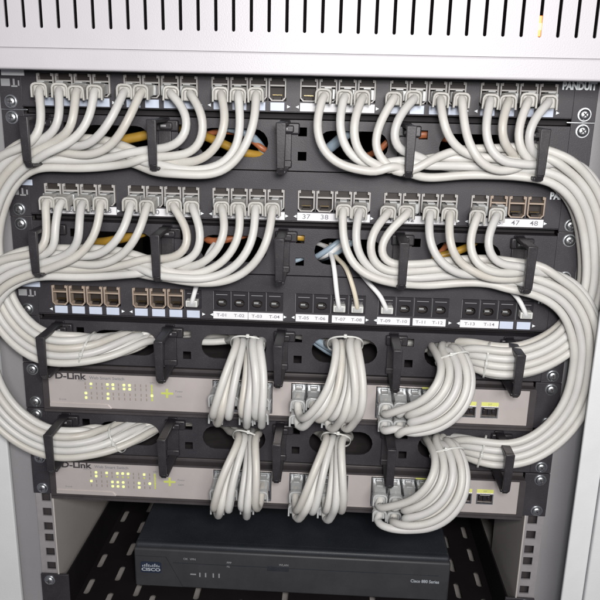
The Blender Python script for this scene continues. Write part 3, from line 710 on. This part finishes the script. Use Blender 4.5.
back_cord([(-60, 14, m1+12), (-35, 14, m1+4), (-22, 22, m1-14)], 4.5, 'cblu', 'blue_grey_cord', 'blue-grey cord behind the topmost manager, left of centre')
back_cord([(15, 40, m1-13), (30, 16, m1-4), (44, 14, m1+8), (60, 30, m1+16)], 6, 'cblu', 'blue_grey_cord', 'blue-grey cord behind the topmost manager, right of the centre ring')
back_cord([(55, 30, m1-14), (72, 14, m1-4), (84, 14, m1+8), (100, 40, m1+12)], 3.6, 'cora', 'orange_cord', 'orange cord in the topmost manager, left of the fourth ring')
back_cord([(100, 14, m1+9), (112, 14, m1+9.8), (130, 24, m1+6)], 5, 'cora', 'orange_cord', 'orange cord filling the square hole right of the fourth ring')
back_cord([(-185, 30, m2-6), (-160, 14, m2), (-132, 14, m2+8), (-118, 30, m2+14)], 5.5, 'cyel', 'yellow_cord', 'yellow cord behind the second cable manager, left oval hole')
back_cord([(-85, 30, m2+8), (-70, 13, m2+3), (-45, 13, m2+8), (-25, 30, m2+14)], 4.2, 'cora', 'orange_cord', 'orange cord behind the second manager, left of its centre ring')
back_cord([(-2, 12, m2+10), (8, 10, m2+9.8), (18, 16, m2+8)], 5, 'cyel', 'yellow_cord', 'short yellow cord filling the upper square hole beside the centre ring')
back_cord([(-2, 12, m2-14), (8, 10, m2-9.8), (18, 16, m2-6)], 3, 'cblu', 'blue_grey_cord', 'blue-grey cord in the lower square hole beside the centre ring')
for q in range(3): back_cord([(14+q*6, 40, m2-16), (24+q*7, 9, m2-6+q), (40+q*6, 8, m2+6), (56+q*6, 30, m2+16)], 3.4, 'cblu' if q != 1 else 'cwht', 'striped_cord', ['leftmost blue-grey cord in the oval hole above the T-06 label', 'white cord between two blue-grey cords in the second manager', 'rightmost blue-grey cord in the oval hole above the T-07 label'][q])
back_cord([(100, 26, m2-12), (120, 12, m2-6), (150, 12, m2+4), (165, 26, m2+12)], 4.5, 'cyel', 'yellow_cord', 'yellow cord behind the second manager, right oval hole')
back_cord([(96, 26, m2-14), (112, 11, m2-5), (128, 14, m2-2), (140, 26, m2+12)], 3.4, 'cora', 'orange_cord', 'orange cord behind the second manager, right oval hole')
back_cord([(-125, 30, m3-2), (-95, 14, m3-1), (-70, 9, m3), (-45, 12, m3+3), (-20, 26, m3+8)], 4.2, 'cable4', 'white_cord', 'pale cord crossing the oval hole left of the first hanging loop')
back_cord([(15, 20, m3+9), (30, 9, m3+2), (45, 9, m3-6), (60, 26, m3-12)], 4.5, 'cblu', 'blue_grey_cord', 'blue-grey cord in the oval hole beside the middle hanging loop')
back_cord([(18, 20, m3+3), (32, 12, m3-4), (45, 14, m3-12)], 4.0, 'cblu', 'blue_grey_cord', 'lower blue-grey cord in the oval hole of the third manager')

# ------------------------------------------------------------------ ties round the bundles
ALLP = np.vstack([c['P'] for c in cables])
def tie(st, rad, label, a=None):
    p, q = np.array(at(*st[0])), np.array(at(*st[1])); t_ = (q-p); t_ /= np.linalg.norm(t_); c = p
    u = np.cross(t_, (0, 1, 0)); u /= np.linalg.norm(u); v = np.cross(t_, u)
    d = ALLP-p; near = ALLP[(np.abs(d@t_) < 4) & (np.linalg.norm(d, axis=1) < (a or 24))]
    if len(near) > 3:
        a_, b_ = (near-p)@u, (near-p)@v
        c = p+u*(a_.max()+a_.min())/2+v*(b_.max()+b_.min())/2; rad = ((a_.max()-a_.min())/2+R+0.1, (b_.max()-b_.min())/2+R+0.1)
    sup = lambda x: math.copysign(abs(x)**0.75, x)
    ring = [c+rad[0]*sup(math.cos(s))*u+rad[1]*sup(math.sin(s))*v for s in np.linspace(0, 2*math.pi, 60)]
    mb = MB(); mb.tube(ring, 0.38, 'tie', 8, False)
    mb.tube([r_+t_*0.8 for r_ in ring], 0.38, 'tie', 8, False)
    h = c+rad[1]*v*(-1 if v[1] > 0 else 1)
    mb.box(h[0]-1.4, h[0]+1.4, h[1]-1.2, h[1]+1.2, h[2]-1.6, h[2]+1.6, 'tie', 0.5)
    tag(build('cable_tie', mb, None, tuple(c)), label, 'cable tie', 'clear ties round the cable bundles')
tie([(85, 349, -24), (95, 353, -24)], (17, 11), 'clear tie round the bundle above the upper switch name, left')
tie([(113, 440, -22), (122, 436, -22)], (17, 11), 'clear tie round the bundle between the switches, left')
tie([(487, 361, -22), (477, 359, -20)], (17, 11), 'clear tie round the bundle right of the upper hanging loops')
tie([(482, 453, -22), (472, 450, -20)], (15, 11), 'clear tie round the bundle between the switches, right')
tie([(245, 343, -24), (243, 355, -34)], (14, 11), 'clear tie at the top of the upper left hanging loop', 14)
tie([(346, 343, -24), (346, 355, -34)], (13, 11), 'clear tie at the top of the upper middle hanging loop', 14)
tie([(250, 437, -24), (246, 450, -34)], (13, 11), 'clear tie at the top of the lower left hanging loop', 14)
tie([(336, 437, -24), (334, 450, -34)], (12, 11), 'clear tie at the top of the lower middle hanging loop', 14)
tie([(455, 359, -28), (459, 371, -36)], (15, 10), 'clear tie at the top of the upper right hanging loop', 15)
tie([(449, 453, -28), (452, 465, -36)], (15, 10), 'clear tie at the top of the lower right hanging loop', 15)
